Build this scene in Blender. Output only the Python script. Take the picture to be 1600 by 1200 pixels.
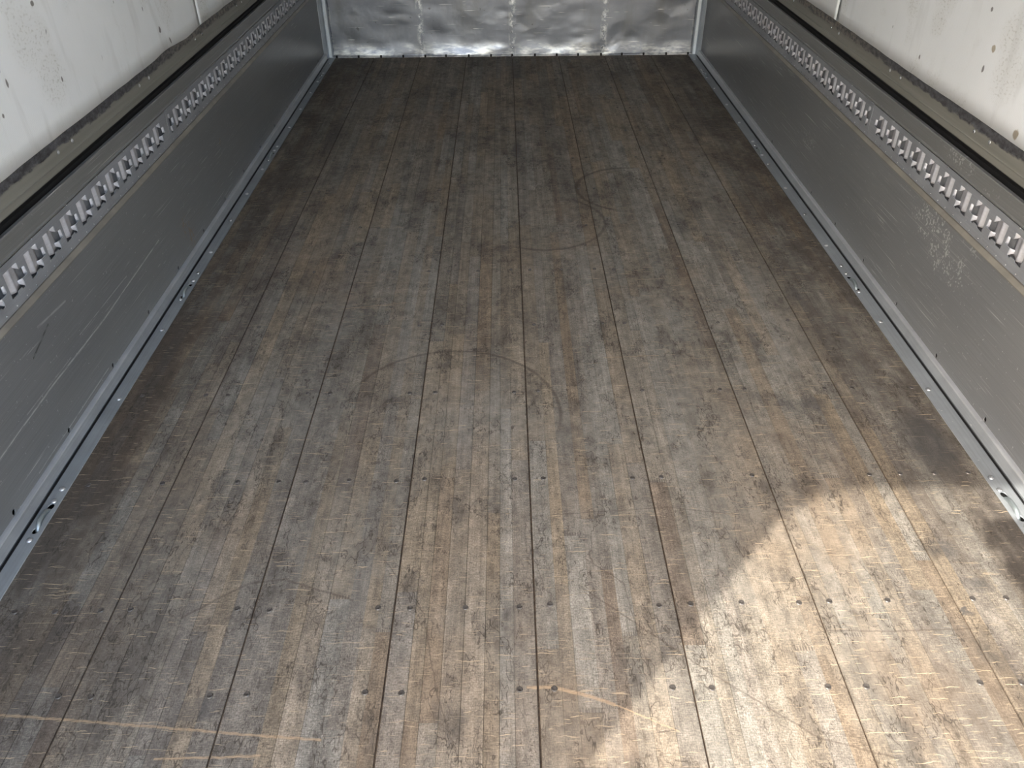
import bpy, bmesh, math, random
from mathutils import Vector, Matrix, noise as mnoise

for o in list(bpy.data.objects):
    bpy.data.objects.remove(o)
scene = bpy.context.scene
col = scene.collection
rnd = random.Random(7)

# ------------------------------------------------------------------ camera
PITCH, YAW, ROLL = 0.63976, 0.005185, -0.008664
cd = bpy.data.cameras.new('camera')
cd.sensor_width = 36.0
cd.lens = 36.0 * 1250.0 / 1600.0
cd.clip_start = 0.02
cam = bpy.data.objects.new('camera', cd)
col.objects.link(cam)
fw = Vector((math.sin(YAW) * math.cos(PITCH), math.cos(YAW) * math.cos(PITCH), -math.sin(PITCH)))
rt = Vector((math.cos(YAW), -math.sin(YAW), 0))
up = rt.cross(fw)
r2 = rt * math.cos(ROLL) + up * math.sin(ROLL)
u2 = -rt * math.sin(ROLL) + up * math.cos(ROLL)
cam.matrix_world = Matrix(((r2.x, u2.x, -fw.x, -0.0512), (r2.y, u2.y, -fw.y, 0.0),
                           (r2.z, u2.z, -fw.z, 1.4272), (0, 0, 0, 1)))
scene.camera = cam

# ------------------------------------------------------------------ light
SUN_EL = math.radians(39.3)
SUN_H = Vector((0.655, 0.755, 0)).normalized()          # the way sunlight travels over the ground
world = bpy.data.worlds.new('sky')
scene.world = world
world.use_nodes = True
wn = world.node_tree
bgn = wn.nodes['Background']
sky = wn.nodes.new('ShaderNodeTexSky')
sky.sky_type = 'NISHITA'
sky.sun_disc = False
sky.sun_elevation = SUN_EL
sky.sun_rotation = math.atan2(-SUN_H.x, -SUN_H.y)
sky.air_density = 1.2
sky.dust_density = 3.0
sky.ozone_density = 1.0
wn.links.new(sky.outputs[0], bgn.inputs[0])
bgn.inputs[1].default_value = 1.42
sl = bpy.data.lights.new('sun', 'SUN')
sl.energy = 9.8
sl.angle = math.radians(0.5)
sl.color = (1.0, 0.945, 0.85)
sun = bpy.data.objects.new('sun', sl)
col.objects.link(sun)
sdir = Vector((SUN_H.x * math.cos(SUN_EL), SUN_H.y * math.cos(SUN_EL), -math.sin(SUN_EL)))
sun.rotation_euler = sdir.to_track_quat('-Z', 'Y').to_euler()
sun.location = (-6, -7, 8)
vs = scene.view_settings
vs.view_transform = 'Standard'
vs.look = 'None'
vs.gamma = 1.0
vs.use_curve_mapping = False
vs.exposure = 0.0
scene.cycles.max_bounces = 5
scene.cycles.diffuse_bounces = 4
scene.cycles.glossy_bounces = 2
scene.cycles.adaptive_threshold = 0.02

# ------------------------------------------------------------------ sizes (metres)
YB, YR = 5.569, -0.63          # back wall, rear door opening
XW, HC = 1.25, 2.46            # half width at the track, ceiling height
WL, WR = -1.178, 1.168         # edges of the wooden floor

# ------------------------------------------------------------------ node helper
class NT:
    def __init__(self, name):
        self.m = bpy.data.materials.new(name)
        self.m.use_nodes = True
        self.t = self.m.node_tree
        self.b = self.t.nodes['Principled BSDF']
        self.pos = self.n('ShaderNodeNewGeometry').outputs['Position']
    def n(self, ty):
        return self.t.nodes.new(ty)
    def put(self, sock, v):
        if v is None:
            return
        if hasattr(v, 'is_output'):
            self.t.links.new(v, sock)
        elif isinstance(v, (tuple, list)) and len(v) == 3 and sock.type == 'RGBA':
            sock.default_value = (*v, 1)
        else:
            sock.default_value = v
    def math(self, op, a, b=None, clamp=False):
        n = self.n('ShaderNodeMath'); n.operation = op; n.use_clamp = clamp
        self.put(n.inputs[0], a); self.put(n.inputs[1], b)
        return n.outputs[0]
    def vm(self, op, a, b=None, s=None):
        n = self.n('ShaderNodeVectorMath'); n.operation = op
        self.put(n.inputs[0], a)
        if b is not None: self.put(n.inputs[1], b)
        if s is not None: self.put(n.inputs['Scale'], s)
        return n.outputs['Value'] if op in ('LENGTH', 'DOT_PRODUCT', 'DISTANCE') else n.outputs[0]
    def mapv(self, scale, rot=(0, 0, 0), loc=(0, 0, 0), vec=None):
        n = self.n('ShaderNodeMapping')
        self.put(n.inputs[0], vec if vec is not None else self.pos)
        n.inputs['Location'].default_value = loc
        n.inputs['Rotation'].default_value = rot
        n.inputs['Scale'].default_value = scale
        return n.outputs[0]
    def noise(self, vec=None, scale=1.0, detail=2.0, rough=0.5, dist=0.0, color=False):
        n = self.n('ShaderNodeTexNoise')
        self.put(n.inputs['Vector'], vec if vec is not None else self.pos)
        n.inputs['Scale'].default_value = scale
        n.inputs['Detail'].default_value = detail
        n.inputs['Roughness'].default_value = rough
        n.inputs['Distortion'].default_value = dist
        return n.outputs[1 if color else 0]
    def rng(self, v, a, b, c=0.0, d=1.0, smooth=False):
        n = self.n('ShaderNodeMapRange')
        if smooth: n.interpolation_type = 'SMOOTHSTEP'
        self.put(n.inputs[0], v)
        for i, x in enumerate((a, b, c, d)): self.put(n.inputs[i + 1], x)
        return n.outputs[0]
    def mix(self, fac, a, b, mode='MIX'):
        n = self.n('ShaderNodeMix'); n.data_type = 'RGBA'; n.blend_type = mode
        self.put(n.inputs[0], fac); self.put(n.inputs[6], a); self.put(n.inputs[7], b)
        return n.outputs[2]
    def mul(self, a, b): return self.math('MULTIPLY', a, b)
    def mx(self, a, b): return self.math('MAXIMUM', a, b)
    def sep(self, v=None):
        n = self.n('ShaderNodeSeparateXYZ'); self.put(n.inputs[0], v if v is not None else self.pos)
        return n.outputs
    def attr(self, name):
        n = self.n('ShaderNodeAttribute'); n.attribute_name = name
        return n
    def bump(self, h, strength=0.3, dist=0.001):
        n = self.n('ShaderNodeBump'); n.inputs['Strength'].default_value = strength
        n.inputs['Distance'].default_value = dist
        self.put(n.inputs['Height'], h)
        self.put(self.b.inputs['Normal'], n.outputs[0])
    def seg(self, p, a, b):
        a = Vector(a); d = Vector(b) - a
        ap = self.vm('SUBTRACT', p, tuple(a))
        t = self.math('MULTIPLY', self.vm('DOT_PRODUCT', ap, tuple(d)), 1.0 / d.length_squared, True)
        q = self.vm('SCALE', tuple(d), s=t)
        return self.vm('DISTANCE', ap, q)
    def poly(self, p, pts):
        r = None
        for a, b in zip(pts[:-1], pts[1:]):
            s = self.seg(p, (*a, 0), (*b, 0))
            r = s if r is None else self.math('MINIMUM', r, s)
        return r
    def fin(self, color, rough, metal=0.0, spec=None):
        self.put(self.b.inputs['Base Color'], color)
        self.put(self.b.inputs['Roughness'], rough)
        self.put(self.b.inputs['Metallic'], metal)
        if spec is not None: self.put(self.b.inputs['Specular IOR Level'], spec)
        return self.m

# ------------------------------------------------------------------ materials
def mat_wood():
    k = NT('worn_wood')
    base = k.attr('tone').outputs['Color']
    seed = k.attr('seed').outputs['Fac']
    off = k.n('ShaderNodeCombineXYZ')
    k.put(off.inputs[0], k.mul(seed, 13.7)); k.put(off.inputs[2], k.mul(seed, 31.0))
    pv = k.vm('ADD', k.pos, off.outputs[0])
    flat = k.vm('MULTIPLY', k.pos, (1, 1, 0))
    # long grain inside each stave
    g1 = k.noise(k.mapv((230, 6, 1), vec=pv), 1, 2, 0.6)
    g2 = k.noise(k.mapv((50, 1.6, 1), vec=pv), 1, 1, 0.5)
    c = k.mix(1.0, base, k.rng(g1, 0.25, 0.75, 0.80, 1.20), 'MULTIPLY')
    c = k.mix(1.0, c, k.rng(g2, 0.3, 0.7, 0.84, 1.14), 'MULTIPLY')
    # fine scuffing across the boards
    s1 = k.noise(k.mapv((70, 640, 1), (0, 0, 0.04)), 1, 2, 0.65)
    c = k.mix(1.0, c, k.rng(s1, 0.25, 0.75, 0.55, 1.45), 'MULTIPLY')
    s2 = k.noise(k.mapv((420, 210, 1)), 1, 1, 0.6)
    c = k.mix(1.0, c, k.rng(s2, 0.25, 0.75, 0.62, 1.38), 'MULTIPLY')
    # grey grime and brown wear in large soft patches
    bb = k.n('ShaderNodeSeparateColor')
    k.put(bb.inputs[0], k.noise(k.mapv((1.6, 1.0, 1)), 1.7, 4, 0.62, 0, True))
    b1, b2, b4 = bb.outputs[0], bb.outputs[1], bb.outputs[2]
    c = k.mix(k.rng(b1, 0.46, 0.68, 0, 0.6), c, (0.112, 0.100, 0.088))
    c = k.mix(k.rng(b2, 0.50, 0.72, 0, 0.6), c, (0.245, 0.232, 0.208))
    c = k.mix(k.rng(b4, 0.52, 0.72, 0, 0.5), c, (0.24, 0.175, 0.12))
    b3 = k.noise(k.mapv((9, 4.5, 1), loc=(1, 3, 0)), 1.0, 5, 0.68)
    c = k.mix(k.rng(b3, 0.53, 0.68, 0, 0.7), c, (0.080, 0.071, 0.063))
    b5 = k.noise(k.mapv((30, 22, 1), loc=(1, 3, 0)), 1.0, 3, 0.7)
    c = k.mix(1.0, c, k.rng(b5, 0.3, 0.7, 0.72, 1.28), 'MULTIPLY')
    # darker brown blotches towards the two sides
    x, y, z = k.sep()
    edge = k.rng(k.math('ABSOLUTE', x), 0.74, 1.14, 0, 1, True)
    e2 = k.noise(k.mapv((5, 2, 1)), 1.5, 4, 0.65)
    c = k.mix(k.mul(edge, k.rng(e2, 0.34, 0.58, 0, 0.78)), c, (0.068, 0.056, 0.048))
    # hairline cracks
    for sc, loc, th in (((8, 2.8, 1), (0, 0, 0), 0.008), ((16, 6, 1), (5, 2, 0), 0.010)):
        n = k.noise(k.mapv(sc, loc=loc), 1, 4, 0.7)
        ln = k.rng(k.math('ABSOLUTE', k.math('SUBTRACT', n, 0.5)), 0.0, th, 1, 0)
        c = k.mix(k.mul(ln, k.rng(b3, 0.40, 0.56, 0, 0.85)), c, (0.045, 0.036, 0.028))
    # pale scratches, mostly across the boards
    wob = k.vm('SUBTRACT', k.noise(flat, 30, 3, 0.6, 0, True), (0.5, 0.5, 0.5))
    warp = k.vm('ADD', flat, k.vm('MULTIPLY', wob, (0.02, 0.012, 0)))
    for sc, rz, lo, loc, ms in (((10, 260, 1), 0.10, 0.70, (0, 0, 0), b2), ((17, 340, 1), -0.16, 0.69, (3, 1, 0), b1),
                                ((20, 300, 1), 0.42, 0.70, (1, 6, 0), b4)):
        n = k.noise(k.mapv(sc, (0, 0, rz), loc, warp), 1, 1, 0.5)
        c = k.mix(k.mul(k.rng(n, lo, lo + 0.05, 0, 0.95), k.rng(ms, 0.40, 0.55, 0.3, 1)), c, (0.52, 0.41, 0.28))
    n = k.noise(k.mapv((10, 200, 1), (0, 0, -0.07), (2, 2, 0), warp), 1, 2, 0.6)
    c = k.mix(k.mul(k.rng(n, 0.67, 0.73, 0, 0.6), k.rng(b4, 0.45, 0.55)), c, (0.055, 0.045, 0.038))
    # particular marks
    p = k.vm('ADD', flat, k.vm('MULTIPLY', wob, (0.008, 0.008, 0)))
    brk = k.rng(s1, 0.35, 0.55, 0.3, 1)
    pale = [([(-1.04, .868), (-.81, .846), (-.412, .807)], .0035),
            ([(-.02, .912), (.03, .911), (.08, .897), (.147, .873)], .005), ([(.147, .873), (.262, .815)], .0018),
            ([(.25, 2.05), (.42, 2.06)], .0015), ([(-.62, 2.36), (-.40, 2.40)], .0018), ([(-.71, .775), (-.52, .778)], .003)]
    dark = [([(.101, 1.162), (.336, .948), (.52, .80), (.65, .757)], .0028),
            ([(.61, 1.035), (.757, 1.031), (.921, 1.035)], .003),
            ([(-.40, 1.13), (-.56, 1.19), (-.64, 1.18), (-.76, 1.09)], .004),
            ([(-.34, 1.24), (-.24, 1.09), (-.20, .90), (-.15, .76)], .0022),
            ([(.12, 1.24), (.20, 1.17), (.23, .90)], .0022), ([(.05, 1.38), (.34, 1.40), (.52, 1.37)], .002)]
    for pts, w in pale:
        c = k.mix(k.mul(k.rng(k.poly(p, pts), w * 0.4, w, 0.8, 0), brk), c, (0.46, 0.33, 0.21))
    for pts, w in dark:
        c = k.mix(k.mul(k.rng(k.poly(p, pts), w * 0.4, w, 0.5, 0), brk), c, (0.06, 0.045, 0.034))
    for (cx, cy), r, w, ax, s in (((-.22, 1.78), .315, .007, (0.3, 1, 0), 0.6), ((.5, 3.36), .24, .012, (-1, .3, 0), 0.7),
                                  ((.1, 3.03), .25, .010, (1, -.6, 0), 0.6)):
        dv = k.vm('SUBTRACT', p, (cx, cy, 0))
        dl = k.math('ABSOLUTE', k.math('SUBTRACT', k.vm('LENGTH', dv), r))
        side = k.rng(k.vm('DOT_PRODUCT', dv, tuple(Vector(ax).normalized() / r)), -0.1, 0.25, 0, s)
        c = k.mix(k.mul(k.mul(k.rng(dl, w * 0.35, w, 1, 0), side), brk), c, (0.055, 0.045, 0.034))
    ps = k.vm('ADD', flat, k.vm('MULTIPLY', wob, (.07, .07, 0)))
    for cx, cy, rx, ry, s in ((.648, 2.996, .04, .10, .5), (.823, 1.80, .045, .045, .6), (.745, 1.805, .03, .035, .4), (1.083, 1.634, .07, .15, .65),
                              (.988, 1.153, .035, .03, .5), (.93, 1.078, .014, .012, .8), (-.661, .878, .05, .03, .5),
                              (0, 3.84, .03, .12, .6), (.95, 2.424, .04, .08, .5), (-.937, 4.05, .05, .3, .5), (.96, 1.26, .04, .03, .4), (.015, 5.2, .05, .22, .5)):
        dv = k.vm('MULTIPLY', k.vm('SUBTRACT', ps, (cx, cy, 0)), (1 / rx, 1 / ry, 0))
        c = k.mix(k.rng(k.vm('LENGTH', dv), 0.4, 1.2, s, 0, True), c, (0.058, 0.058, 0.060))
    # comb-like finger joint at the end of each stave
    uv = k.n('ShaderNodeUVMap').outputs[0]
    ux, uy, _ = k.sep(uv)
    comb = k.math('GREATER_THAN', k.math('SINE', k.mul(ux, 44.0)), 0.0)
    inj = k.mul(k.math('LESS_THAN', uy, 0.010), k.rng(seed, 0.3, 0.9, 0, 0.55))
    c = k.mix(k.mul(comb, inj), c, (0.065, 0.055, 0.048))
    c = k.mix(1.0, c, (0.79, 0.785, 0.775), 'MULTIPLY')
    h = k.math('ADD', s1, g1)
    k.bump(h, 0.25, 0.002)
    return k.fin(c, k.rng(b1, 0.3, 0.7, 0.62, 0.8), spec=0.3)

def mat_painted(name, c0, c1, rough=0.38, scr=0.5, patch=(), rust=(), lines=(), darks=()):
    """grey coated steel with scratches that run along the truck"""
    k = NT(name)
    x, y, z = k.sep()
    n = k.noise(k.mapv((3, 1.2, 3)), 1.2, 3, 0.6)
    c = k.mix(k.rng(n, 0.35, 0.65), c0, c1)
    f = k.noise(k.mapv((400, 3, 400)), 1, 1, 0.6)
    c = k.mix(1.0, c, k.rng(f, 0.3, 0.7, 0.90, 1.10), 'MULTIPLY')
    sm = None
    for sc, rx, lo, loc in (((200, 2.6, 230), 0.02, 0.67, (0, 0, 0)), ((260, 6, 300), -0.06, 0.68, (3, 2, 5)), ((260, 16, 300), 0.65, 0.735, (6, 1, 2))):
        q = k.noise(k.mapv(sc, (rx, 0, 0), loc), 1, 1, 0.5)
        ms = k.rng(k.noise(k.mapv((3.6, 2.6, 5), loc=loc), 1, 2), 0.50, 0.64)
        q = k.mul(k.rng(q, lo, lo + 0.06), ms)
        sm = q if sm is None else k.mx(sm, q)
    fleck = k.noise(None, 120, 1, 0.6)
    sm = k.mx(sm, k.mul(k.rng(fleck, 0.72, 0.77), 0.7))
    clus = k.noise(None, 34, 2, 0.6)
    brk = k.rng(k.noise(k.mapv((1, 30, 240)), 1, 2), 0.34, 0.5, 0.15, 1)
    for pts, w, s in lines:
        d = None
        pp = k.vm('MULTIPLY', k.pos, (0, 1, 1))
        for a, b in zip(pts[:-1], pts[1:]):
            q = k.seg(pp, (0, *a), (0, *b))
            d = q if d is None else k.math('MINIMUM', d, q)
        q = k.mul(k.mul(k.rng(d, w * 0.3, w, s, 0), brk), k.math('LESS_THAN', x, 0.0))
        sm = k.mx(sm, q)
    for (px, py, pz), ry, rz, s in patch:
        d = k.vm('LENGTH', k.vm('MULTIPLY', k.vm('SUBTRACT', k.pos, (px, py, pz)), (1, 1 / ry, 1 / rz)))
        a = k.mul(k.mul(k.rng(d, 0.1, 1.0, 1, 0, True), k.rng(fleck, 0.52, 0.60)), k.rng(clus, 0.42, 0.58))
        sm = k.mx(sm, k.mul(k.rng(a, 0.12, 0.5), s))
    c = k.mix(k.mul(sm, scr), c, (0.60, 0.60, 0.58))
    for (px, py, pz), r in rust:
        d = k.vm('DISTANCE', k.pos, (px, py, pz))
        a = k.mul(k.rng(d, r * 0.2, r, 1, 0, True), k.rng(k.noise(None, 60, 3), 0.48, 0.62, 0, 0.6))
        c = k.mix(a, c, (0.22, 0.12, 0.05))
    for pts, w in darks:
        d = k.seg(k.vm('MULTIPLY', k.pos, (0, 1, 1)), (0, *pts[0]), (0, *pts[1]))
        a = k.mul(k.mul(k.rng(d, w * 0.3, w, 0.85, 0), brk), k.math('LESS_THAN', x, 0.0))
        c = k.mix(a, c, (0.02, 0.02, 0.02))
    k.bump(k.noise(k.mapv((5, 1.6, 5)), 1, 2), 0.10, 0.02)
    return k.fin(c, k.rng(n, 0.3, 0.7, rough, rough + 0.1), spec=0.5)

def mat_galv(name, base, rough, metal=0.6):
    k = NT(name)
    n = k.noise(None, 9, 4, 0.6)
    n2 = k.noise(k.mapv((200, 4, 200)), 1, 2)
    c = k.mix(1.0, base, k.rng(n, 0.3, 0.7, 0.88, 1.12), 'MULTIPLY')
    c = k.mix(1.0, c, k.rng(n2, 0.3, 0.7, 0.93, 1.07), 'MULTIPLY')
    sp = k.rng(k.noise(None, 95, 2), 0.72, 0.78, 0, 0.5)
    c = k.mix(sp, c, (0.7, 0.7, 0.7))
    k.bump(n, 0.08, 0.01)
    return k.fin(c, k.rng(n, 0.3, 0.7, rough, rough + 0.12), metal)

def mat_back():
    k = NT('dented_aluminium')
    x, y, z = k.sep()
    n = k.noise(k.mapv((2, 1, 4)), 1.4, 5, 0.6, 0.5)
    c = k.mix(k.rng(n, 0.35, 0.68), (0.225, 0.238, 0.275), (0.305, 0.318, 0.355))
    st = k.noise(k.mapv((3, 1, 1), loc=(4, 0, 2)), 2.2, 5, 0.65)
    c = k.mix(k.rng(st, 0.52, 0.7, 0, 0.45), c, (0.19, 0.186, 0.175))
    for sc, lo, loc in (((5, 1, 190), 0.745, (0, 0, 0)), ((9, 1, 150), 0.75, (3, 0, 1))):
        q = k.rng(k.noise(k.mapv(sc, loc=loc), 1, 1, 0.5), lo, lo + 0.05, 0, 0.8)
        c = k.mix(q, c, (0.85, 0.85, 0.85))
    # scuffed metal beside the three joints; bright reflection along the foot painted in
    sx = k.math('ABSOLUTE', k.math('SUBTRACT', k.math('FRACT', k.math('ADD', k.math('DIVIDE', x, 0.60), 0.5)), 0.5))
    near = k.mul(k.rng(sx, 0.0, 0.045, 1, 0), k.rng(k.noise(k.mapv((30, 1, 24)), 1, 3, 0.7), 0.46, 0.60, 0, 0.85))
    c = k.mix(near, c, (0.86, 0.87, 0.88))
    low = k.mul(k.rng(z, 0.03, 0.09, 1, 0), k.rng(k.noise(k.mapv((9, 1, 30)), 1, 3, 0.7), 0.42, 0.66, 0.0, 0.75))
    c = k.mix(low, c, (0.84, 0.84, 0.82))
    dk = k.rng(k.noise(k.mapv((20, 1, 26), loc=(2, 0, 7)), 1, 3, 0.6), 0.70, 0.76, 0, 0.7)
    c = k.mix(dk, c, (0.09, 0.09, 0.09))
    k.bump(k.noise(k.mapv((6, 1, 7)), 1.2, 3, 0.55), 0.22, 0.02)
    return k.fin(c, k.rng(n, 0.3, 0.7, 0.34, 0.46), 0.75)

def mat_liner():
    k = NT('white_liner')
    n = k.noise(None, 1.5, 4, 0.6)
    c = k.mix(k.rng(n, 0.35, 0.7), (0.85, 0.87, 0.885), (0.77, 0.79, 0.80))
    wv = k.mul(k.math('SINE', k.mul(k.sep()[1], 1100)), k.math('SINE', k.mul(k.sep()[2], 1100)))
    c = k.mix(1.0, c, k.rng(wv, -1, 1, 0.95, 1.03), 'MULTIPLY')
    # speckled dirt in patches
    ms = k.rng(k.noise(k.mapv((1, 1, 0.8), loc=(3, 1, 1)), 5, 3, 0.55, 0.3), 0.54, 0.68)
    for q, r in (((-1.245, 2.13, .93), .11), ((-1.245, 2.19, .83), .10), ((1.245, 2.15, .91), .08), ((1.245, 2.12, .82), .09), ((1.245, 2.55, .86), .06)):
        ms = k.mx(ms, k.rng(k.vm('DISTANCE', k.pos, q), r * .3, r, .9, 0, True))
    spk = k.rng(k.noise(k.mapv((90, 105, 150)), 1, 2, 0.6), 0.55, 0.66)
    c = k.mix(k.mul(k.mul(ms, spk), 0.38), c, (0.26, 0.24, 0.19))
    c = k.mix(k.mul(ms, 0.13), c, (0.40, 0.38, 0.30))
    st = k.rng(k.noise(k.mapv((1, 14, 3), (0.1, 0, 0)), 1, 3), 0.60, 0.75, 0, 0.25)
    c = k.mix(st, c, (0.40, 0.40, 0.38))
    nick = k.rng(k.noise(k.mapv((1, 26, 17), (0.5, 0, 0)), 1, 1), 0.775, 0.795)
    c = k.mix(k.mul(nick, 0.8), c, (0.07, 0.06, 0.055))
    for px, py, pz, ry, rz in ((-1.245, 2.212, .999, .016, .010), (-1.245, 1.982, .869, .009, .016), (-1.245, 2.235, .806, .007, .012), (-1.245, 1.92, .811, .009, .009),
                               (1.245, 2.289, .947, .012, .010), (1.245, 2.221, .865, .02, .014), (1.245, 1.997, .713, .022, .020)):
        d = k.vm('LENGTH', k.vm('MULTIPLY', k.vm('SUBTRACT', k.pos, (px, py, pz)), (2, 1.7 / ry, 1.4 / rz)))
        d = k.math('ADD', d, k.mul(k.math('SUBTRACT', k.noise(None, 70, 2), 0.5), 0.9))
        c = k.mix(k.rng(d, 0.7, 1.0, 0.8, 0), c, (0.09, 0.075, 0.065) if px < 0 or pz > .9 else (0.30, 0.24, 0.15))
    k.bump(wv, 0.10, 0.001)
    return k.fin(c, 0.5, spec=0.4)

def mat_strip():
    """olive grey rail with dark old adhesive smeared on its upper edge"""
    k = NT('olive_grey_rail')
    x, y, z = k.sep()
    n = k.noise(k.mapv((60, 2, 60)), 1, 3)
    c = k.mix(k.rng(n, 0.3, 0.7), (0.17, 0.166, 0.147), (0.22, 0.214, 0.19))
    zz = k.math('ADD', z, k.mul(k.math('SUBTRACT', k.noise(k.mapv((1, 22, 60)), 1, 4, 0.7), 0.5), 0.030))
    a = k.rng(zz, 0.661, 0.666)
    g = k.noise(k.mapv((1, 45, 80)), 1, 4, 0.7)
    c = k.mix(k.mul(a, 0.92), c, k.mix(k.rng(g, 0.38, 0.68), (0.022, 0.022, 0.026), (0.115, 0.115, 0.13)))
    tan = k.rng(y, 2.75, 3.3, 0, 0.5)
    c = k.mix(k.mul(a, k.mul(tan, k.rng(g, 0.4, 0.6))), c, (0.30, 0.25, 0.19))
    k.bump(k.mul(a, g), 0.6, 0.004)
    return k.fin(c, 0.5)

def mat_plain(name, c, rough=0.5, metal=0.0, var=0.1, scale=20):
    k = NT(name)
    n = k.noise(None, scale, 3)
    cc = k.mix(1.0, c, k.rng(n, 0.3, 0.7, 1 - var, 1 + var), 'MULTIPLY')
    return k.fin(cc, rough, metal)

M_WOOD = mat_wood()
M_KICK = mat_painted('grey_coated_steel', (0.146, 0.150, 0.157), (0.168, 0.171, 0.176), 0.30, 0.5,
                     patch=[((1.24, 2.22, 0.36), 0.20, 0.10, 0.9), ((1.24, 2.13, 0.30), 0.10, 0.10, 0.9), ((1.24, 2.02, 0.30), 0.09, 0.08, 0.7), ((1.24, 1.98, 0.40), 0.10, 0.04, 0.6), ((1.24, 3.35, 0.22), 0.14, 0.05, 0.5)],
                     rust=[((-1.24, 2.74, 0.143), 0.06), ((-1.24, 2.77, 0.08), 0.05), ((-1.24, 3.28, .26), .025)],
                     lines=[([(0.9, .18), (1.405, .181), (1.69, .187), (2.012, .182), (2.497, .199)], .0032, 1.0), ([(1.876, .219), (2.218, .215)], .0018, .8),
                            ([(1.55, .196), (1.80, .195)], .0015, .7), ([(1.72, .343), (1.87, .331)], .004, .6), ([(1.50, .048), (1.95, .053)], .002, .9)],
                     darks=[([(1.657, .292), (1.763, .324)], .004)])
M_UPPER = mat_painted('grey_coated_panel', (0.150, 0.151, 0.149), (0.172, 0.172, 0.170), 0.34, 0.45,
                      patch=[((1.25, 2.20, 0.563), 0.16, 0.03, 0.9), ((1.25, 2.02, 0.55), 0.07, 0.02, 0.6)])
M_TRACK = mat_galv('track_paint', (0.265, 0.275, 0.295), 0.40, 0.2)
M_BAR = mat_galv('worn_track_edge', (0.50, 0.50, 0.535), 0.36, 0.3)
M_FLANGE = mat_galv('galvanised_flange', (0.29, 0.31, 0.325), 0.42, 0.35)
M_BASE = mat_galv('galvanised_base_rail', (0.33, 0.35, 0.37), 0.36, 0.45)
M_RIVET = mat_galv('rivet_steel', (0.62, 0.63, 0.65), 0.22, 0.85)
M_ROD = mat_galv('zinc_rod', (0.30, 0.34, 0.35), 0.30, 0.7)
M_SCREW = mat_galv('floor_screw_steel', (0.095, 0.085, 0.078), 0.32, 0.5)
M_BACK = mat_back()
M_LINER = mat_liner()
M_STRIP = mat_strip()
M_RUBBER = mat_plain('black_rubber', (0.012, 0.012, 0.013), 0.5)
M_DARK = mat_plain('dark_cavity', (0.008, 0.008, 0.008), 0.9)  # near-black; behind holes and gaps it stands in for their shade
M_SUB = mat_plain('dark_debris', (0.03, 0.024, 0.018), 0.9)
M_DEBRIS = mat_plain('packed_dirt', (0.070, 0.048, 0.032), 0.9, 0, 0.5, 90)
M_LIP = mat_plain('dusty_lip', (0.20, 0.185, 0.16), 0.5, 0, 0.15, 14)
M_BEAD = mat_galv('worn_rail_bead_highlight', (0.40, 0.415, 0.43), 0.4, 0.3)  # worn edge, lightened further so the ridge highlight sits in its colour
M_POST = mat_galv('bluish_corner_post', (0.46, 0.50, 0.55), 0.34, 0.5)
M_CEIL = mat_plain('white_roof_skin', (0.70, 0.71, 0.70), 0.5)
M_GROUND = mat_plain('pale_concrete', (0.36, 0.355, 0.345), 0.9, 0, 0.15, 3)

# ------------------------------------------------------------------ mesh helpers
def link(name, me, mat, parent=None, smooth=False):
    o = bpy.data.objects.new(name, me)
    if mat is not None and not me.materials:
        me.materials.append(mat)
    if smooth:
        for p in me.polygons: p.use_smooth = True
    col.objects.link(o)
    if parent is not None: o.parent = parent
    return o

def mesh(name, vs_, fs, recalc=True):
    me = bpy.data.meshes.new(name)
    me.from_pydata([tuple(v) for v in vs_], [], fs)
    if recalc:
        bm = bmesh.new(); bm.from_mesh(me)
        bmesh.ops.recalc_face_normals(bm, faces=bm.faces)
        bm.to_mesh(me); bm.free()
    me.update()
    return me

BOXF = [(0, 3, 2, 1), (4, 5, 6, 7), (0, 1, 5, 4), (1, 2, 6, 5), (2, 3, 7, 6), (3, 0, 4, 7)]
def box_v(x0, x1, y0, y1, z0, z1):
    return [(x0, y0, z0), (x1, y0, z0), (x1, y1, z0), (x0, y1, z0), (x0, y0, z1), (x1, y0, z1), (x1, y1, z1), (x0, y1, z1)]
def boxm(name, b, bevel=0.0):
    me = mesh(name, box_v(*b), BOXF)
    if bevel:
        bm = bmesh.new(); bm.from_mesh(me)
        bmesh.ops.bevel(bm, geom=bm.edges[:], offset=bevel, segments=2, affect='EDGES')
        bm.to_mesh(me); bm.free()
    return me
def box(name, b, mat, parent=None, bevel=0.0):
    return link(name, boxm(name, b, bevel), mat, parent)

def prism_y(name, prof, y0, y1):
    """closed (x, z) profile pushed along y"""
    n = len(prof)
    v = [(x, y0, z) for x, z in prof] + [(x, y1, z) for x, z in prof]
    f = [tuple(range(n))[::-1], tuple(range(n, 2 * n))] + [(i, (i + 1) % n, n + (i + 1) % n, n + i) for i in range(n)]
    return mesh(name, v, f)

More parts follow.
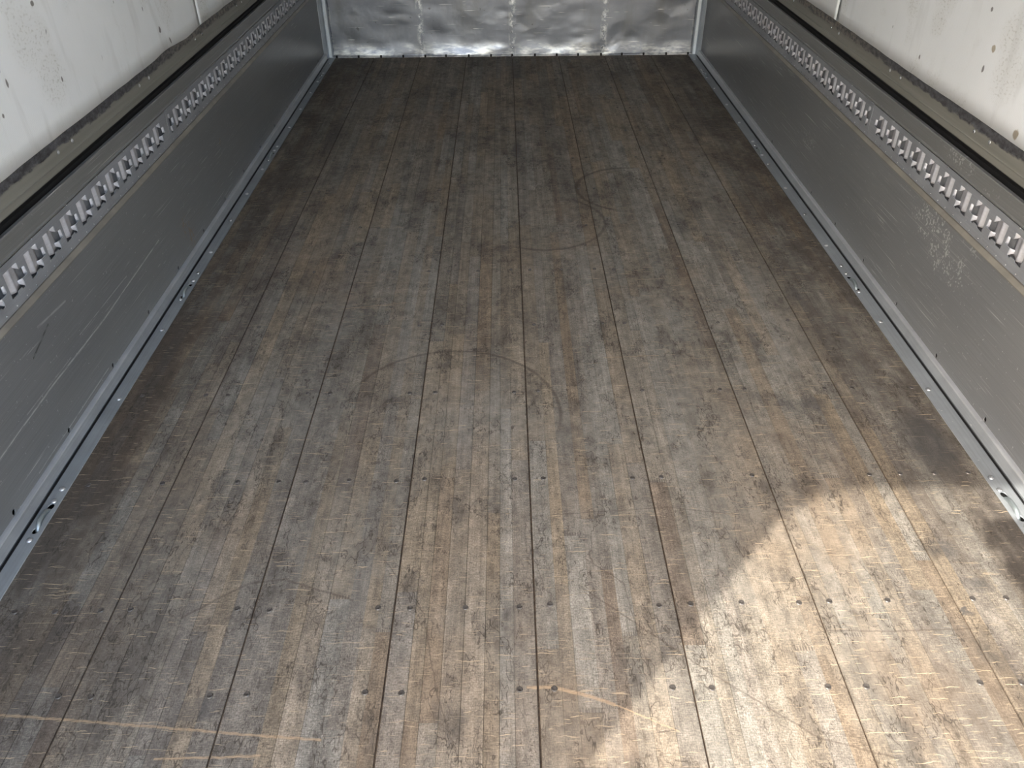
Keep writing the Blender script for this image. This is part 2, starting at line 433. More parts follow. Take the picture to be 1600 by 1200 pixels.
def plate(name, outline, holes, thick, fn):
    """flat plate with holes from 2D loops (a, b); fn maps (a, b, depth) to the world"""
    cu = bpy.data.curves.new(name, 'CURVE')
    cu.dimensions = '2D'; cu.fill_mode = 'BOTH'; cu.extrude = thick / 2
    for lp in [outline] + holes:
        s = cu.splines.new('POLY'); s.points.add(len(lp) - 1); s.use_cyclic_u = True
        for p, (a, b) in zip(s.points, lp): p.co = (a, b, 0, 1)
    ob = bpy.data.objects.new(name, cu); col.objects.link(ob)
    dg = bpy.context.evaluated_depsgraph_get()
    me = bpy.data.meshes.new_from_object(ob.evaluated_get(dg))
    bpy.data.objects.remove(ob); bpy.data.curves.remove(cu)
    me.name = name
    for v in me.vertices:
        v.co = fn(v.co.x, v.co.y, thick / 2 - v.co.z)
    bm = bmesh.new(); bm.from_mesh(me)
    bmesh.ops.remove_doubles(bm, verts=bm.verts, dist=1e-6)
    bmesh.ops.recalc_face_normals(bm, faces=bm.faces)
    bm.to_mesh(me); bm.free()
    return me

def ell(a, b, ra, rb, n=12):
    return [(a + ra * math.cos(2 * math.pi * i / n), b + rb * math.sin(2 * math.pi * i / n)) for i in range(n)]

def dome(name, r, h, n=10, rings=3, tilt=None):
    """rivet head standing on its base, axis +z"""
    v, f = [], []
    for j in range(rings):
        a = j / rings * math.pi / 2
        v += [(r * math.cos(a) * math.cos(2 * math.pi * i / n), r * math.cos(a) * math.sin(2 * math.pi * i / n), h * math.sin(a)) for i in range(n)]
    v.append((0, 0, h))
    for j in range(rings - 1):
        f += [(j * n + i, j * n + (i + 1) % n, (j + 1) * n + (i + 1) % n, (j + 1) * n + i) for i in range(n)]
    f += [((rings - 1) * n + i, (rings - 1) * n + (i + 1) % n, len(v) - 1) for i in range(n)]
    f.append(tuple(range(n))[::-1])
    return mesh(name, v, f)

def tag(o, label=None, cat=None, group=None, kind=None):
    if label: o['label'] = label
    if cat: o['category'] = cat
    if group: o['group'] = group
    if kind: o['kind'] = kind
    return o

# ------------------------------------------------------------------ ground and shell
g = box('ground', (-30, 30, -30, 30, -1.45, -1.25), M_GROUND)
tag(g, 'pale concrete yard under and behind the truck body', 'ground', kind='structure')

floor = box('floor', (-1.30, 1.30, YR, YB + 0.05, -0.07, -0.036), M_SUB)
tag(floor, 'worn laminated hardwood floor of the truck, long planks', 'floor', kind='structure')

TONES = [((.275, .230, .180), 6), ((.262, .230, .190), 6), ((.295, .240, .178), 3), ((.250, .195, .142), 3), ((.235, .208, .178), 5),
         ((.215, .172, .135), 1), ((.280, .258, .225), 5)]
def pick_tone():
    c = rnd.choices([t for t, w in TONES], [w for t, w in TONES])[0]
    j = rnd.uniform(0.78, 0.98)
    return tuple(x * j for x in c)

def stave_geo(x0, x1, y0, y1, zt):
    b = 0.0002
    v = [(x0, y0, -.030), (x1, y0, -.030), (x1, y1, -.030), (x0, y1, -.030),
         (x0, y0, zt - b), (x1, y0, zt - b), (x1, y1, zt - b), (x0, y1, zt - b),
         (x0 + b, y0 + b, zt), (x1 - b, y0 + b, zt), (x1 - b, y1 - b, zt), (x0 + b, y1 - b, zt)]
    f = [(8, 9, 10, 11), (4, 5, 9, 8), (5, 6, 10, 9), (6, 7, 11, 10), (7, 4, 8, 11), (0, 1, 5, 4), (1, 2, 6, 5), (2, 3, 7, 6), (3, 0, 4, 7)]
    return v, f

def stave_mesh(items, origin=None):
    V, F, tone, seed, uvs = [], [], [], [], []
    o = origin or (0, 0, 0)
    for (x0, x1, y0, y1, zt, tn, sd) in items:
        v, f = stave_geo(x0, x1, y0, y1, zt)
        n = len(V)
        V += [(a - o[0], b - o[1], c - o[2]) for a, b, c in v]
        F += [tuple(n + i for i in q) for q in f]
        tone += [tn] * len(v); seed += [sd] * len(v)
        uvs += [((a - x0) / (x1 - x0), b - y0) for a, b, c in v]
    me = bpy.data.meshes.new('stave')
    me.from_pydata(V, [], F)
    a = me.attributes.new('tone', 'FLOAT_COLOR', 'POINT')
    a.data.foreach_set('color', [c for t in tone for c in (*t, 1.0)])
    s = me.attributes.new('seed', 'FLOAT', 'POINT')
    s.data.foreach_set('value', seed)
    ul = me.uv_layers.new(name='UVMap')
    for lp in me.loops: ul.data[lp.index].uv = uvs[lp.vertex_index]
    me.update()
    return me

seams = [WL] + [(k - 5) * 0.305 for k in range(2, 9)] + [WR]
allst = []
planks = []
for pi, (xa, xb) in enumerate(zip(seams[:-1], seams[1:])):
    ga = 0.0019 if pi else 0.0
    gb = 0.0019 if pi < 7 else 0.0
    xa += ga; xb -= gb
    pl = box('floor_plank', (xa, xb, YR, YB - 0.004, -0.0355, -0.0305), M_SUB, floor)
    planks.append(pl)
    n = max(6, round((xb - xa) / 0.0355))
    ws = [rnd.uniform(0.75, 1.25) for _ in range(n)]
    tot = sum(ws); x = xa
    for w in ws:
        wd = w / tot * (xb - xa)
        y = YR + rnd.uniform(-0.9, 0)
        gap = rnd.choice((0.0, 0.0, 0.0001, 0.0001, 0.0002, 0.0005))
        while y < YB - 0.004:
            L = rnd.uniform(0.45, 1.35)
            y0, y1 = max(y, YR), min(y + L, YB - 0.004)
            if YB - 0.004 - y1 < 0.12: y1 = YB - 0.004
            if y1 - y0 > 0.02:
                allst.append((pi, (x + gap, x + wd - gap, y0, y1 - 0.0004, rnd.uniform(-0.0002, 0.0), pick_tone(), rnd.random())))
            y = y1 if y1 > YR else y + L
        x += wd
for x in seams[1:-1]:
    box('joint_filler', (x - .0018, x + .0018, YR, YB - .004, -.030, -.0035), M_DEBRIS, floor)
seen = [s for s in allst if s[1][3] > 0.62]
seen.sort(key=lambda s: s[1][2])
own = seen[:300]
rest = [s for s in allst if s not in own]
for pi, it in own:
    c = ((it[0] + it[1]) / 2, (it[2] + it[3]) / 2, -0.03)
    o = link('stave', stave_mesh([it], c), M_WOOD, planks[pi])
    o.location = c
o = link('stave', stave_mesh([s[1] for s in rest]), M_WOOD, floor)
o['kind'] = 'stuff'

# screws driven into the planks
scr = mesh('screw', *(lambda r, h, n: ([(r * math.cos(6.2832 * i / n), r * math.sin(6.2832 * i / n), 0) for i in range(n)] +
      [(r * .8 * math.cos(6.2832 * i / n), r * .8 * math.sin(6.2832 * i / n), h) for i in range(n)] + [(0, 0, h * 0.5)],
      [(i, (i + 1) % n, n + (i + 1) % n, n + i) for i in range(n)] + [(n + i, n + (i + 1) % n, 2 * n) for i in range(n)]))(0.0070, 0.0020, 10))
rows = [0.906, 1.109] + [1.508 + 0.3715 * i for i in range(11)]
for ri, y in enumerate(rows):
    for pi, (xa, xb) in enumerate(zip(seams[:-1], seams[1:])):
        xs = [xa + 0.034, xb - 0.037]
        if pi in (0, 7): xs = [xa + 0.045, xb - 0.03]
        if (ri == 2 or ri % 4 == 1) and rnd.random() < 0.6: xs.append((xa + xb) / 2 + rnd.uniform(-.01, .01))
        for x in xs:
            if rnd.random() < 0.10: continue
            s = link('screw', scr, M_SCREW, planks[pi])
            s.location = (x + rnd.uniform(-.004, .004), y + rnd.uniform(-.004, .004), -0.0002)

# ------------------------------------------------------------------ side walls
RIV_Y = [.94, 1.314, 1.443, 1.487, 1.862, 2.234, 2.431, 2.563, 2.62, 2.785, 3.067, 3.339, 3.62, 3.735, 3.865, 3.92, 4.2, 4.5, 4.8, 5.02, 5.15, 5.2, 5.42]
RINGS = [1.385, 2.492, 3.79, 5.07]
rivet_me = dome('rivet', 0.0080, 0.0050, 12, 4)
riv_wall = dome('rivet', 0.006, 0.0028, 8)
PERIOD, BAR0 = 0.1016, 1.691
YJ = 2.837
rod_r = 0.0062

def hump_mesh(sx):
    prof = [(1, 15.5), (6, 13), (11, 9.5), (15.5, 6), (19.5, 3), (23, 1.1), (26.5, 0.4), (29, 1.0), (33, 2.8), (38, 4.8), (46, 7.2), (58, 9.5), (70, 13)]
    return strip_mesh('bar', prof, -0.0285, 0.0315, sx, 8)
def strip_mesh(name, prof, z0, z1, sx, nz=3, th=0.0014, tap=None):
    V, F = [], []
    m = len(prof)
    for side in (0, th):
        for j in range(nz + 1):
            for i, (s, d) in enumerate(prof):
                f = i / (m - 1)
                a, b = (z0, z1) if tap is None else (z0 + tap[0] * (1 - f), z1 + tap[1] * (1 - f))
                V.append((sx * (d / 1000 + side), s / 1000, a + (b - a) * j / nz))
    N = m * (nz + 1)
    for sd in (0, 1):
        for j in range(nz):
            for i in range(m - 1):
                a = sd * N + j * m + i
                F.append((a, a + 1, a + m + 1, a + m))
    bd = [i for i in range(m)] + [j * m + m - 1 for j in range(1, nz + 1)] + [nz * m + i for i in range(m - 2, -1, -1)] + [j * m for j in range(nz - 1, 0, -1)]
    for a, b in zip(bd, bd[1:] + bd[:1]):
        F.append((a, b, N + b, N + a))
    return mesh(name, V, F)

def build_track(sx, side_word):
    zc = 0.476
    hump = hump_mesh(sx)
    tabp = [(56, 9), (59, 6), (61.5, 3.6), (64, 1.5), (67, 0.3)]
    tab_t = strip_mesh('tab', tabp, 0.0130, 0.0325, sx, 3, tap=(.008, -.004))
    tab_b = strip_mesh('tab', tabp, -0.0325, -0.0120, sx, 3, tap=(.009, -.002))
    lip_m = strip_mesh('lip', [(86, 5.5), (88, 3), (89.5, 1.3), (91.5, 0.3)], -0.0105, 0.0105, sx, 3)
    for si, (ya, yb, word) in enumerate(((YR + 0.02, YJ - 0.0015, 'nearer'), (YJ + 0.0015, YB - 0.05, 'farther'))):
        root = bpy.data.objects.new('logistics_track', None)
        col.objects.link(root)
        root.location = (sx * XW, (ya + yb) / 2, 0.412)
        tag(root, f'{word} length of grey slotted cargo track recessed along the {side_word} wall', 'cargo track', 'slotted cargo tracks')
        oy = (ya + yb) / 2
        holes, ks = [], []
        k0 = math.ceil((ya - BAR0) / PERIOD) - 1
        for k in range(k0, k0 + 60):
            s0 = BAR0 + k * PERIOD
            mask = True
            first = None
            if s0 < ya + 0.006:
                first = s0 + 0.048
                if first < ya + 0.01: continue
            if s0 + 0.09 > yb - 0.005:
                if s0 > yb - 0.01: break
                if s0 + 0.09 > yb - 0.002: break
            if abs(s0 - (YJ - 0.014)) < 0.03:
                first = s0 + 0.048
            a0 = s0 if first is None else first
            lp = [(a0, zc - .034), (s0 + .027, zc - .034), (s0 + .031, zc - .0285), (s0 + .050, zc - .0285), (s0 + .052, zc - .034), (s0 + .063, zc - .034), (s0 + .066, zc - .030), (s0 + .066, zc - .013), (s0 + .088, zc - .012), (s0 + .091, zc - .009),
                  (s0 + .091, zc + .009), (s0 + .088, zc + .012), (s0 + .066, zc + .013), (s0 + .066, zc + .030), (s0 + .063, zc + .033), (a0, zc + .033)]
            if first is not None: lp = [(a0, zc - .034)] + [q for q in lp if q[0] > a0 + .001] + [(a0, zc + .033)]
            holes.append(lp); ks.append((s0, first))
        face = plate('face_plate', [(ya, .414), (yb, .414), (yb, .526), (ya, .526)], holes, 0.0022,
                     lambda a, b, c: (sx * c, a - oy, b - .412))
        fo = link('face_plate', face, M_TRACK, root)
        back = box('back_plate', (sx * .019 if sx > 0 else sx * .022, sx * .022 if sx > 0 else sx * .019, ya - oy, yb - oy, .002, .114), M_TRACK, root)
        for s0, first in ks:
            if first is None:
                h = link('bar', hump, M_BAR, root, True); h.location = (sx * .0006, s0 - oy, zc - .412)
            for me_ in (tab_t, tab_b):
                t = link('tab', me_, M_BAR, root, True); t.location = (sx * .0006, s0 - oy, zc - .412)
            t = link('lip', lip_m, M_BAR, root, True); t.location = (sx * .0006, s0 - oy, zc - .412)
        # little rivets along both edges of the track
        bm = bmesh.new()
        for j in range(int((yb - ya - .02) / 0.0508)):
            for zz in (.006, .110):
                if zz > .1 and j % 4: continue
                r = bmesh.ops.create_icosphere(bm, subdivisions=1, radius=0.0026)
                bmesh.ops.translate(bm, verts=r['verts'], vec=(sx * 0.0008, ya - oy + .02 + j * .0508, zz + .003))
        me = bpy.data.meshes.new('track_rivets'); bm.to_mesh(me); bm.free()
        link('track_rivets', me, M_RIVET, root, True)['kind'] = 'stuff'

def build_side(sx, word):
    W = lambda x: sx * x
    wall = box('wall_' + word, (min(W(1.30), W(1.33)), max(W(1.30), W(1.33)), YR, YB + .05, -0.07, HC), M_DARK)
    tag(wall, f'{word} side wall of the truck, grey lower panels and white liner', 'wall', kind='structure')
    # kick panel with the row of fixing holes
    holes = [ell(1.367 + 0.3045 * k, 0.0445, 0.0072, 0.0078) for k in range(-6, 14)]
    kp = plate('kick_panel', [(YR, .0), (YB - .045, .0), (YB - .045, .400), (YR, .400)], holes, 0.004, lambda a, b, c: (W(1.240 + c), a, b))
    link('kick_panel', kp, M_KICK, wall)
    box('panel_backing', (min(W(1.252), W(1.256)), max(W(1.252), W(1.256)), YR, YB - .04, 0, .40), M_DARK, wall)  # black sheet, the shade inside the fixing holes put into its colour
    link('panel_lip', prism_y('panel_lip', [(W(1.240), .398), (W(1.2385), .4015), (W(1.2470), .4125), (W(1.262), .4125), (W(1.262), .398)], YR, YB - .045), M_LIP, wall)
    # narrow panel above the track, with its ridge
    link('upper_panel', prism_y('upper_panel', [(W(1.2505), .5275), (W(1.2475), .531), (W(1.2475), .534), (W(1.2500), .5365), (W(1.250), .576), (W(1.2515), .5795), (W(1.262), .5795), (W(1.262), .5275)], YR, YB - .045), M_UPPER, wall)
    # black rubber in the open joint
    link('rubber_seal', prism_y('rubber_seal', [(W(1.268), .575), (W(1.268), .589), (W(1.262), .593), (W(1.268), .597), (W(1.268), .604), (W(1.264), .607), (W(1.268), .612), (W(1.285), .612), (W(1.285), .575)], YR, YB - .03), M_RUBBER, wall)
    # olive rail under the liner
    link('cover_rail', prism_y('cover_rail', [(W(1.256), .6095), (W(1.251), .6105), (W(1.2497), .613), (W(1.2497), .629), (W(1.2482), .632), (W(1.2497), .635), (W(1.2497), .712), (W(1.262), .712), (W(1.262), .6095)], YR, YB - .03), M_STRIP, wall)
    for k in range(-4, 6):
        for dy in (0, .087):
            y = 2.101 + .5985 * k + dy
            if not YR + .05 < y < YB - .1: continue
            r = link('rivet', riv_wall, M_RIVET, wall, True)
            r.location = (W(1.2497), y, .655); r.rotation_euler = (0, -sx * math.pi / 2, 0)
    # white liner sheets with an uneven lower edge
    cuts = [YR, 0.936, 3.375 if sx < 0 else 3.352, YB - .02]
    for a, b in zip(cuts[:-1], cuts[1:]):
        a += .0007; b -= .0007
        n = max(20, int((b - a) / 0.03)); nz = 10
        V, F = [], []
        for side in (0, 1):
            for j in range(nz + 1):
                for i in range(n + 1):
                    y = a + (b - a) * i / n
                    zl = .690 + .0035 * mnoise.noise((y * 2.1, sx * 3, 0)) + .002 * mnoise.noise((y * 9, sx * 5, 1))
                    if sx < 0: zl += -.006 * math.exp(-((y - 3.22) / .09) ** 2) + .007 * math.exp(-((y - 2.98) / .10) ** 2)
                    z = zl + (HC - zl) * (j / nz) ** 1.6
                    bul = 0.0025 * mnoise.noise((y * 1.7, z * 1.5, sx)) + 0.0015
                    V.append((W(1.2478 - max(bul, 0) + .0012 * side), y, z))
        N = (n + 1) * (nz + 1)
        for sd in (0, 1):
            for j in range(nz):
                for i in range(n):
                    q = sd * N + j * (n + 1) + i
                    F.append((q, q + 1, q + n + 2, q + n + 1))
        bd = list(range(n + 1)) + [j * (n + 1) + n for j in range(1, nz + 1)] + [nz * (n + 1) + i for i in range(n - 1, -1, -1)] + [j * (n + 1) for j in range(nz - 1, 0, -1)]
        F += [(p, q, N + q, N + p) for p, q in zip(bd, bd[1:] + bd[:1])]
        link('liner_panel', mesh('liner_panel', V, F), M_LINER, wall, True)
    # floor flange, base rail, rivets
    xe = abs(WL if sx < 0 else WR) - 0.002
    hol = []
    for y in RINGS:
        hol += [ell(y - .040, xe + .017, .011, .0085, 10), ell(y + .040, xe + .017, .011, .0085, 10)]
    fm = plate('floor_flange', [(YR, xe), (YB - .004, xe), (YB - .004, 1.240), (YR, 1.240)], hol, 0.003, lambda a, b, c: (W(b), a, .0032 - c))
    base = link('baseboard_' + word, fm, M_FLANGE)
    tag(base, f'galvanised floor flange and base rail along the {word} wall', 'base rail', kind='structure')
    link('base_rail', prism_y('base_rail', [(W(1.2390), .0105), (W(1.2190), .0105), (W(1.2170), .0118), (W(1.2178), .0138), (W(1.2255), .0330), (W(1.2398), .0330), (W(1.2398), .0105)], YR, YB - .045), M_BASE, base)
    link('rail_bead', prism_y('rail_bead', [(W(1.2250), .0330), (W(1.2246), .0345), (W(1.2262), .0362), (W(1.2320), .0372), (W(1.2398), .0372), (W(1.2398), .0330)], YR, YB - .045), M_BEAD, base)
    link('groove_shade_strip', prism_y('groove_shade_strip', [(W(1.2140), .0032), (W(1.2146), .0044), (W(1.2200), .0044), (W(1.2200), .0032)], YR, YB - .045), M_RUBBER, base)  # black strip stands in for the shade in the open groove
    box('flange_pan', (min(W(1.165), W(1.24)), max(W(1.165), W(1.24)), YR, YB - .01, -.034, -.028), M_DARK, base)
    for y in RIV_Y:
        r = link('rivet', rivet_me, M_RIVET, base, True)
        r.location = (W(xe + .016 + rnd.uniform(-.002, .002)), y, .0031)
    order = ['nearest the viewer', 'second from the viewer', 'third from the viewer', 'last before the far wall']
    for i, y in enumerate(RINGS):
        root = bpy.data.objects.new('tie_down_ring', None); col.objects.link(root)
        root.location = (W(xe + .017), y, .0032)
        tag(root, f'zinc tie-down ring set in the {word} floor flange, {order[i]}', 'tie-down ring', 'tie-down rings in the floor flanges')
        V, F = [], []
        nseg, nr = 16, 10
        lean = rnd.uniform(-.004, .004)
        for a in range(nseg + 1):
            t = a / nseg
            yy = .040 * math.cos(math.pi * t) * -1
            e = abs(2 * t - 1)
            zz = -.024 + .031 * (1 - e ** 3.2)
            yy = (-1 + 2 * t) * .040
            dz = -.031 * 3.2 * e ** 2.2 * (1 if t > .5 else -1) * 2
            tv = Vector((0, .080, dz)).normalized()
            nv = Vector((0, -tv.z, tv.y))
            for b in range(nr):
                ph = 2 * math.pi * b / nr
                V.append(Vector((lean * (1 - e), yy, zz)) + Vector((1, 0, 0)) * rod_r * math.cos(ph) + nv * rod_r * math.sin(ph))
        for a in range(nseg):
            F += [(a * nr + b, a * nr + (b + 1) % nr, (a + 1) * nr + (b + 1) % nr, (a + 1) * nr + b) for b in range(nr)]
        F += [tuple(range(nr)), tuple(range(nseg * nr, (nseg + 1) * nr))]
        link('rod', mesh('rod', V, F), M_ROD, root, True)
        cup = box('anchor_block', (-.009, .009, -.052, .052, -.0305, -.022), M_DARK, root)
    build_track(sx, word)
    return wall

build_side(-1, 'left')
build_side(1, 'right')

# ------------------------------------------------------------------ back wall
wb = box('wall_back', (-1.30, 1.30, YB + .035, YB + .05, -.03, HC), M_CEIL)
tag(wb, 'dented aluminium front wall at the far end of the cargo floor', 'wall', kind='structure')
dents = []
for i in range(90):
    dents.append((rnd.uniform(-1.2, 1.2), rnd.uniform(.02, .8) if i < 70 else rnd.uniform(.8, 2.3), rnd.uniform(.015, .10), rnd.uniform(.012, .05), rnd.choice((-1, 1)) * rnd.uniform(.0006, .0028)))
bx = [-1.195, -.602, .0, .595, 1.195]
for pi, (xa, xb) in enumerate(zip(bx[:-1], bx[1:])):
    nx = 48
    zs = [.004 + .006 * j for j in range(20)] + [.124 + .014 * j for j in range(1, 26)] + [.55, .7, .9, 1.2, 1.6, 2.0, HC - .01]
    V, F = [], []
    kick = rnd.uniform(.010, .018)
    for z in zs:
        for i in range(nx + 1):
            x = xa + .0015 + (xb - xa - .003) * i / nx
            ed = min(x - xa, xb - x)
            fade = min(1, ed / .08)
            kk = kick * (0.75 + .5 * mnoise.noise((x * 4, pi * 3.1, 0))) * fade
            hk = .055 + .025 * mnoise.noise((x * 5, 7, pi))
            y = YB + .018 - kk * math.exp(-(z / hk) ** 2) * 1.0
            for cx, cz, rx, rz, d in dents:
                q = ((x - cx) / rx) ** 2 + ((z - cz) / rz) ** 2
                if q < 6: y += d * math.exp(-q) * min(1, fade + .3)
            y += .0025 * mnoise.noise((x * 7, z * 9, 3)) * fade
            V.append((x, y, z))
    m = nx + 1
    F = [(j * m + i, j * m + i + 1, (j + 1) * m + i + 1, (j + 1) * m + i) for j in range(len(zs) - 1) for i in range(nx)]
    me = mesh('back_panel', V, F, False)
    o = link('back_panel', me, M_BACK, wb, True)
    sd = o.modifiers.new('thickness', 'SOLIDIFY'); sd.thickness = 0.0015; sd.offset = -1
for x in bx[1:-1]:
    box('joint_strip', (x - .016, x + .016, YB + .013, YB + .0165, .006, HC - .01), M_BACK, wb, .001)
    for j in range(24):
        r = link('rivet', riv_wall, M_RIVET, wb, True)
        r.location = (x, YB + .013, .05 + .098 * j); r.rotation_euler = (math.pi / 2, 0, 0)
link('sill_strip', mesh('sill_strip', box_v(-1.19, 1.19, YB - .006, YB + .03, .0005, .010), BOXF), M_BACK, wb)
clip = boxm('clip', (-.006, .006, -.004, .006, -.002, .013), .001)
for i in range(17):
    c = link('clip', clip, M_DARK, wb)
    c.location = (-1.165 + i * .1457 + rnd.uniform(-.005, .005), YB - .008, .003)
for sx in (-1, 1):
    p = [(sx * 1.190, YB + .030), (sx * 1.190, YB + .006), (sx * 1.196, YB - .004), (sx * 1.213, YB - .006), (sx * 1.217, YB - .004), (sx * 1.222, YB - .030), (sx * 1.2375, YB - .045), (sx * 1.247, YB - .045), (sx * 1.247, YB + .030)]
    n = len(p)
    V = [(x, y, .0035) for x, y in p] + [(x, y, HC - .01) for x, y in p]
    F = [tuple(range(n)), tuple(range(n, 2 * n))] + [(i, (i + 1) % n, n + (i + 1) % n, n + i) for i in range(n)]
    link('corner_post', mesh('corner_post', V, F), M_POST, wb)

# ------------------------------------------------------------------ roof and rear door frame
c = box('ceiling', (-1.33, 1.33, YR, YB + .05, HC, HC + .04), M_CEIL)
tag(c, 'white roof skin over the cargo space', 'ceiling', kind='structure')
HDR = 2.362
def frame_piece(name, b, parent): return box(name, b, M_CEIL, parent, .006)
# header, posts and a small corner gusset
fr = frame_piece('door_1', (-1.36, 1.36, YR - .10, YR - .002, HDR, HC + .08), None)
tag(fr, 'white rear door header and posts of the truck body', 'door frame', kind='structure')
frame_piece('door_post', (-1.36, -1.20, YR - .10, YR - .002, -.08, HDR - .001), fr)
frame_piece('door_post', (1.20, 1.36, YR - .10, YR - .002, -.08, HDR - .001), fr)
box('rear_sill', (-1.36, 1.36, YR - .10, YR - .002, -.12, -.081), M_FLANGE, fr)

for sx in (-1, 1):
    V = [(sx * (1.2005 - a), y, HDR - .001 - b) for y in (YR - .10, YR - .06) for a, b in ((0, 0), (.11, 0), (.07, .02), (.03, .045), (.012, .075), (0, .11))]
    F = [tuple(range(6)), tuple(range(6, 12))] + [(i, (i + 1) % 6, 6 + (i + 1) % 6, 6 + i) for i in range(6)]
    link('gusset', mesh('gusset', V, F), M_CEIL, fr)

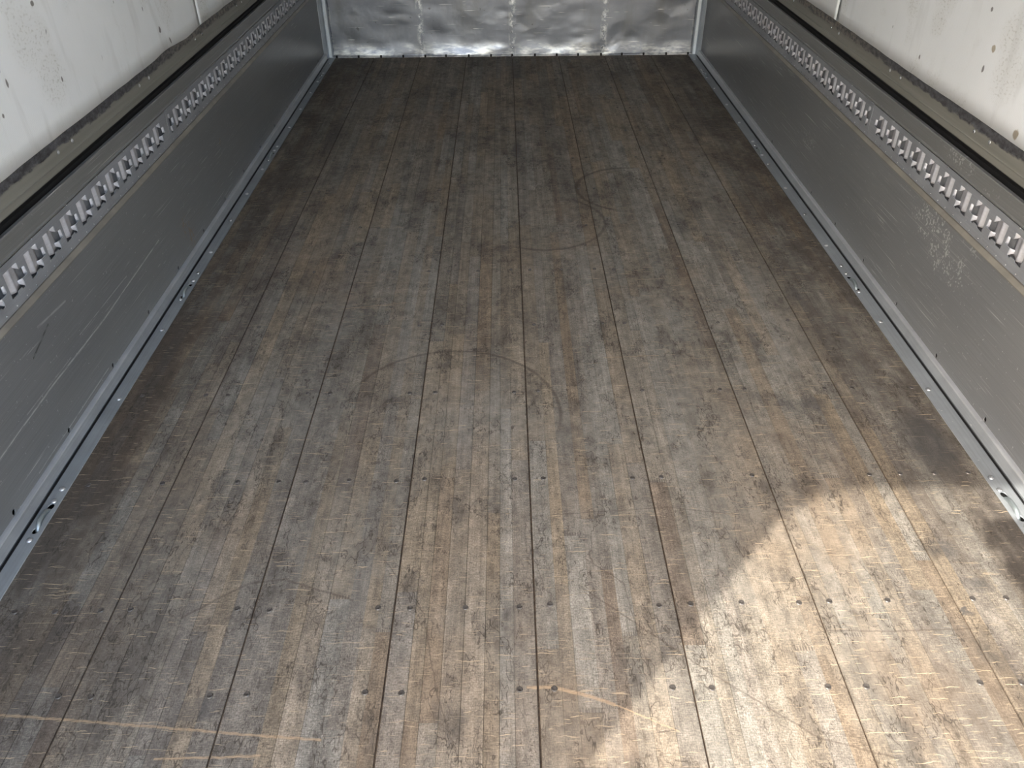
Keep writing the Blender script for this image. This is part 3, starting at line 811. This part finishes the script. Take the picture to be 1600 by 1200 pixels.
# ------------------------------------------------------------------ the photographer, whose shadow falls on the sunlit boards
M_SHIRT = mat_plain('navy_shirt', (0.05, 0.07, 0.12), 0.8)
M_JEANS = mat_plain('blue_jeans', (0.07, 0.09, 0.14), 0.8)
M_SKIN = mat_plain('skin', (0.48, 0.32, 0.24), 0.5, 0, 0.06)
M_HAIR = mat_plain('brown_hair', (0.06, 0.04, 0.03), 0.6)
M_SHOE = mat_plain('dark_shoe', (0.05, 0.05, 0.05), 0.6)
def photographer():
    P, E, Rr = [], [], []
    def chain(pts, start=None):
        prev = start
        for co, r in pts:
            P.append(co); Rr.append(r); i = len(P) - 1
            if prev is not None: E.append((prev, i))
            prev = i
        return prev
    cam_p = Vector((-0.0512, 0, 1.4272))
    ctr = cam_p - fw * 0.010 + r2 * 0.062 - u2 * 0.012
    pel = chain([((.13, -.44, .95), (.155, .115))])
    ch = chain([((.13, -.44, 1.08), (.145, .105)), ((.13, -.43, 1.24), (.16, .115)), ((.13, -.42, 1.38), (.15, .10))], pel)
    nk = chain([((.13, -.41, 1.48), (.06, .06)), ((.125, -.40, 1.55), (.055, .058)), ((.115, -.375, 1.615), (.075, .088)), ((.112, -.365, 1.69), (.078, .095)), ((.112, -.37, 1.745), (.06, .075))], ch)
    for sgn in (-1, 1):
        x = .13 + sgn * .10
        chain([((x, -.44, .88), (.09, .10)), ((x + sgn * .01, -.42, .50), (.062, .066)), ((x + sgn * .012, -.46, .12), (.042, .046)),
               ((x + sgn * .012, -.46, .05), (.042, .045)), ((x + sgn * .02, -.38, .040), (.042, .036)), ((x + sgn * .025, -.29, .032), (.040, .028))], pel)
    hands = []
    for sgn, edge in ((-1, ctr - u2 * .052 - r2 * .005), (1, ctr + r2 * .092 - u2 * .010)):
        wr = edge - u2 * .070 - fw * .045 + r2 * (.012 if sgn > 0 else .02)
        hd = edge - u2 * .028 - fw * .022
        el = Vector((.02, -.32, 1.14)) if sgn < 0 else Vector((.36, -.33, 1.12))
        w = chain([((.13 + sgn * .15, -.42, 1.41), (.062, .062)), (tuple(Vector((.13 + sgn * .165, -.40, 1.36))), (.055, .055)), (tuple(el), (.041, .041)),
                   (tuple(el.lerp(wr, .5)), (.037, .037)), (tuple(wr), (.026, .023)), (tuple(hd - u2 * .016), (.034, .018)), (tuple(hd), (.036, .016))], ch)
        for f in range(4):
            o = r2 * (-.027 + .018 * f)
            base = hd + o
            L = (.030, .036, .034, .026)[f]
            chain([(tuple(base + u2 * .012 - fw * .004), (.0085, .0085)), (tuple(base + u2 * (.012 + L * .5) + fw * .004), (.008, .008)), (tuple(base + u2 * (.012 + L) + fw * .022), (.0072, .0072))], w)
        tb = hd - sgn * r2 * .030
        chain([(tuple(tb - u2 * .006 - fw * .006), (.0105, .0105)), (tuple(tb - sgn * r2 * .008 + u2 * .016 - fw * .010), (.009, .009)), (tuple(tb - sgn * r2 * .004 + u2 * .036 - fw * .004), (.008, .008))], w)
    me = bpy.data.meshes.new('person'); me.from_pydata(P, E, [])
    ob = bpy.data.objects.new('person', me); col.objects.link(ob)
    sk = ob.modifiers.new('skin', 'SKIN')
    for i, (sv, r) in enumerate(zip(me.skin_vertices[0].data, Rr)):
        sv.radius = r; sv.use_root = (i == 0)
    sb = ob.modifiers.new('sub', 'SUBSURF'); sb.levels = 1; sb.render_levels = 1
    dg = bpy.context.evaluated_depsgraph_get()
    m2 = bpy.data.meshes.new_from_object(ob.evaluated_get(dg))
    bpy.data.objects.remove(ob)
    bm = bmesh.new(); bm.from_mesh(m2)
    for co, rad, sc in (((.112, -.262, 1.655), .013, (1, 1.2, 1.6)), ((.028, -.372, 1.66), .022, (.4, .8, 1.3)), ((.196, -.372, 1.66), .022, (.4, .8, 1.3)),
                        ((.112, -.272, 1.612), .018, (1.3, .4, .35))):
        r = bmesh.ops.create_icosphere(bm, subdivisions=2, radius=rad)
        bmesh.ops.scale(bm, vec=sc, verts=r['verts']); bmesh.ops.translate(bm, vec=co, verts=r['verts'])
    bm.to_mesh(m2); bm.free()
    m2.materials.clear()
    for m in (M_SHIRT, M_JEANS, M_SKIN, M_SHOE): m2.materials.append(m)
    zmin = min(v.co.z for v in m2.vertices)
    for p in m2.polygons:
        c = p.center; p.use_smooth = True
        p.material_index = 3 if c.z < .085 else 1 if c.z < .98 else 2 if (c.z > 1.49 or c.y > -.17) else 0
    body = link('person', m2, None)
    body.location.z = .0005 - zmin
    tag(body, 'standing photographer in navy shirt and jeans holding up a phone', 'person')
    dz = body.location.z
    bm = bmesh.new()
    r = bmesh.ops.create_uvsphere(bm, u_segments=20, v_segments=12, radius=.105)
    bmesh.ops.delete(bm, geom=[v for v in bm.verts if v.co.z < -.02 and v.co.y > -.03 or v.co.z < -.07 or (v.co.y > .07 and v.co.z < .045)], context='VERTS')
    bmesh.ops.scale(bm, vec=(.92, 1.08, 1.0), verts=bm.verts); bmesh.ops.translate(bm, vec=(.112, -.376, 1.70), verts=bm.verts)
    hm = bpy.data.meshes.new('hair'); bm.to_mesh(hm); bm.free()
    h = link('hair', hm, M_HAIR, body, True); sd = h.modifiers.new('thick', 'SOLIDIFY'); sd.thickness = .012
    for x in (.083, .141):
        bm = bmesh.new(); bmesh.ops.create_uvsphere(bm, u_segments=10, v_segments=8, radius=.011)
        bmesh.ops.translate(bm, vec=(x, -.283, 1.682), verts=bm.verts)
        em = bpy.data.meshes.new('eye'); bm.to_mesh(em); bm.free()
        link('eye', em, M_LINER, body, True)
    ph = boxm('phone', (-.075, .075, -.036, .036, -.004, .004), .003)
    po = bpy.data.objects.new('phone', None); col.objects.link(po)
    po.matrix_world = Matrix(((r2.x, u2.x, -fw.x, ctr.x), (r2.y, u2.y, -fw.y, ctr.y), (r2.z, u2.z, -fw.z, ctr.z), (0, 0, 0, 1)))
    tag(po, 'black phone held level in both hands of the photographer', 'phone')
    link('case', ph, M_RUBBER, po)
    box('screen', (-.070, .070, -.033, .033, .0040, .0044), M_DARK, po)
photographer()
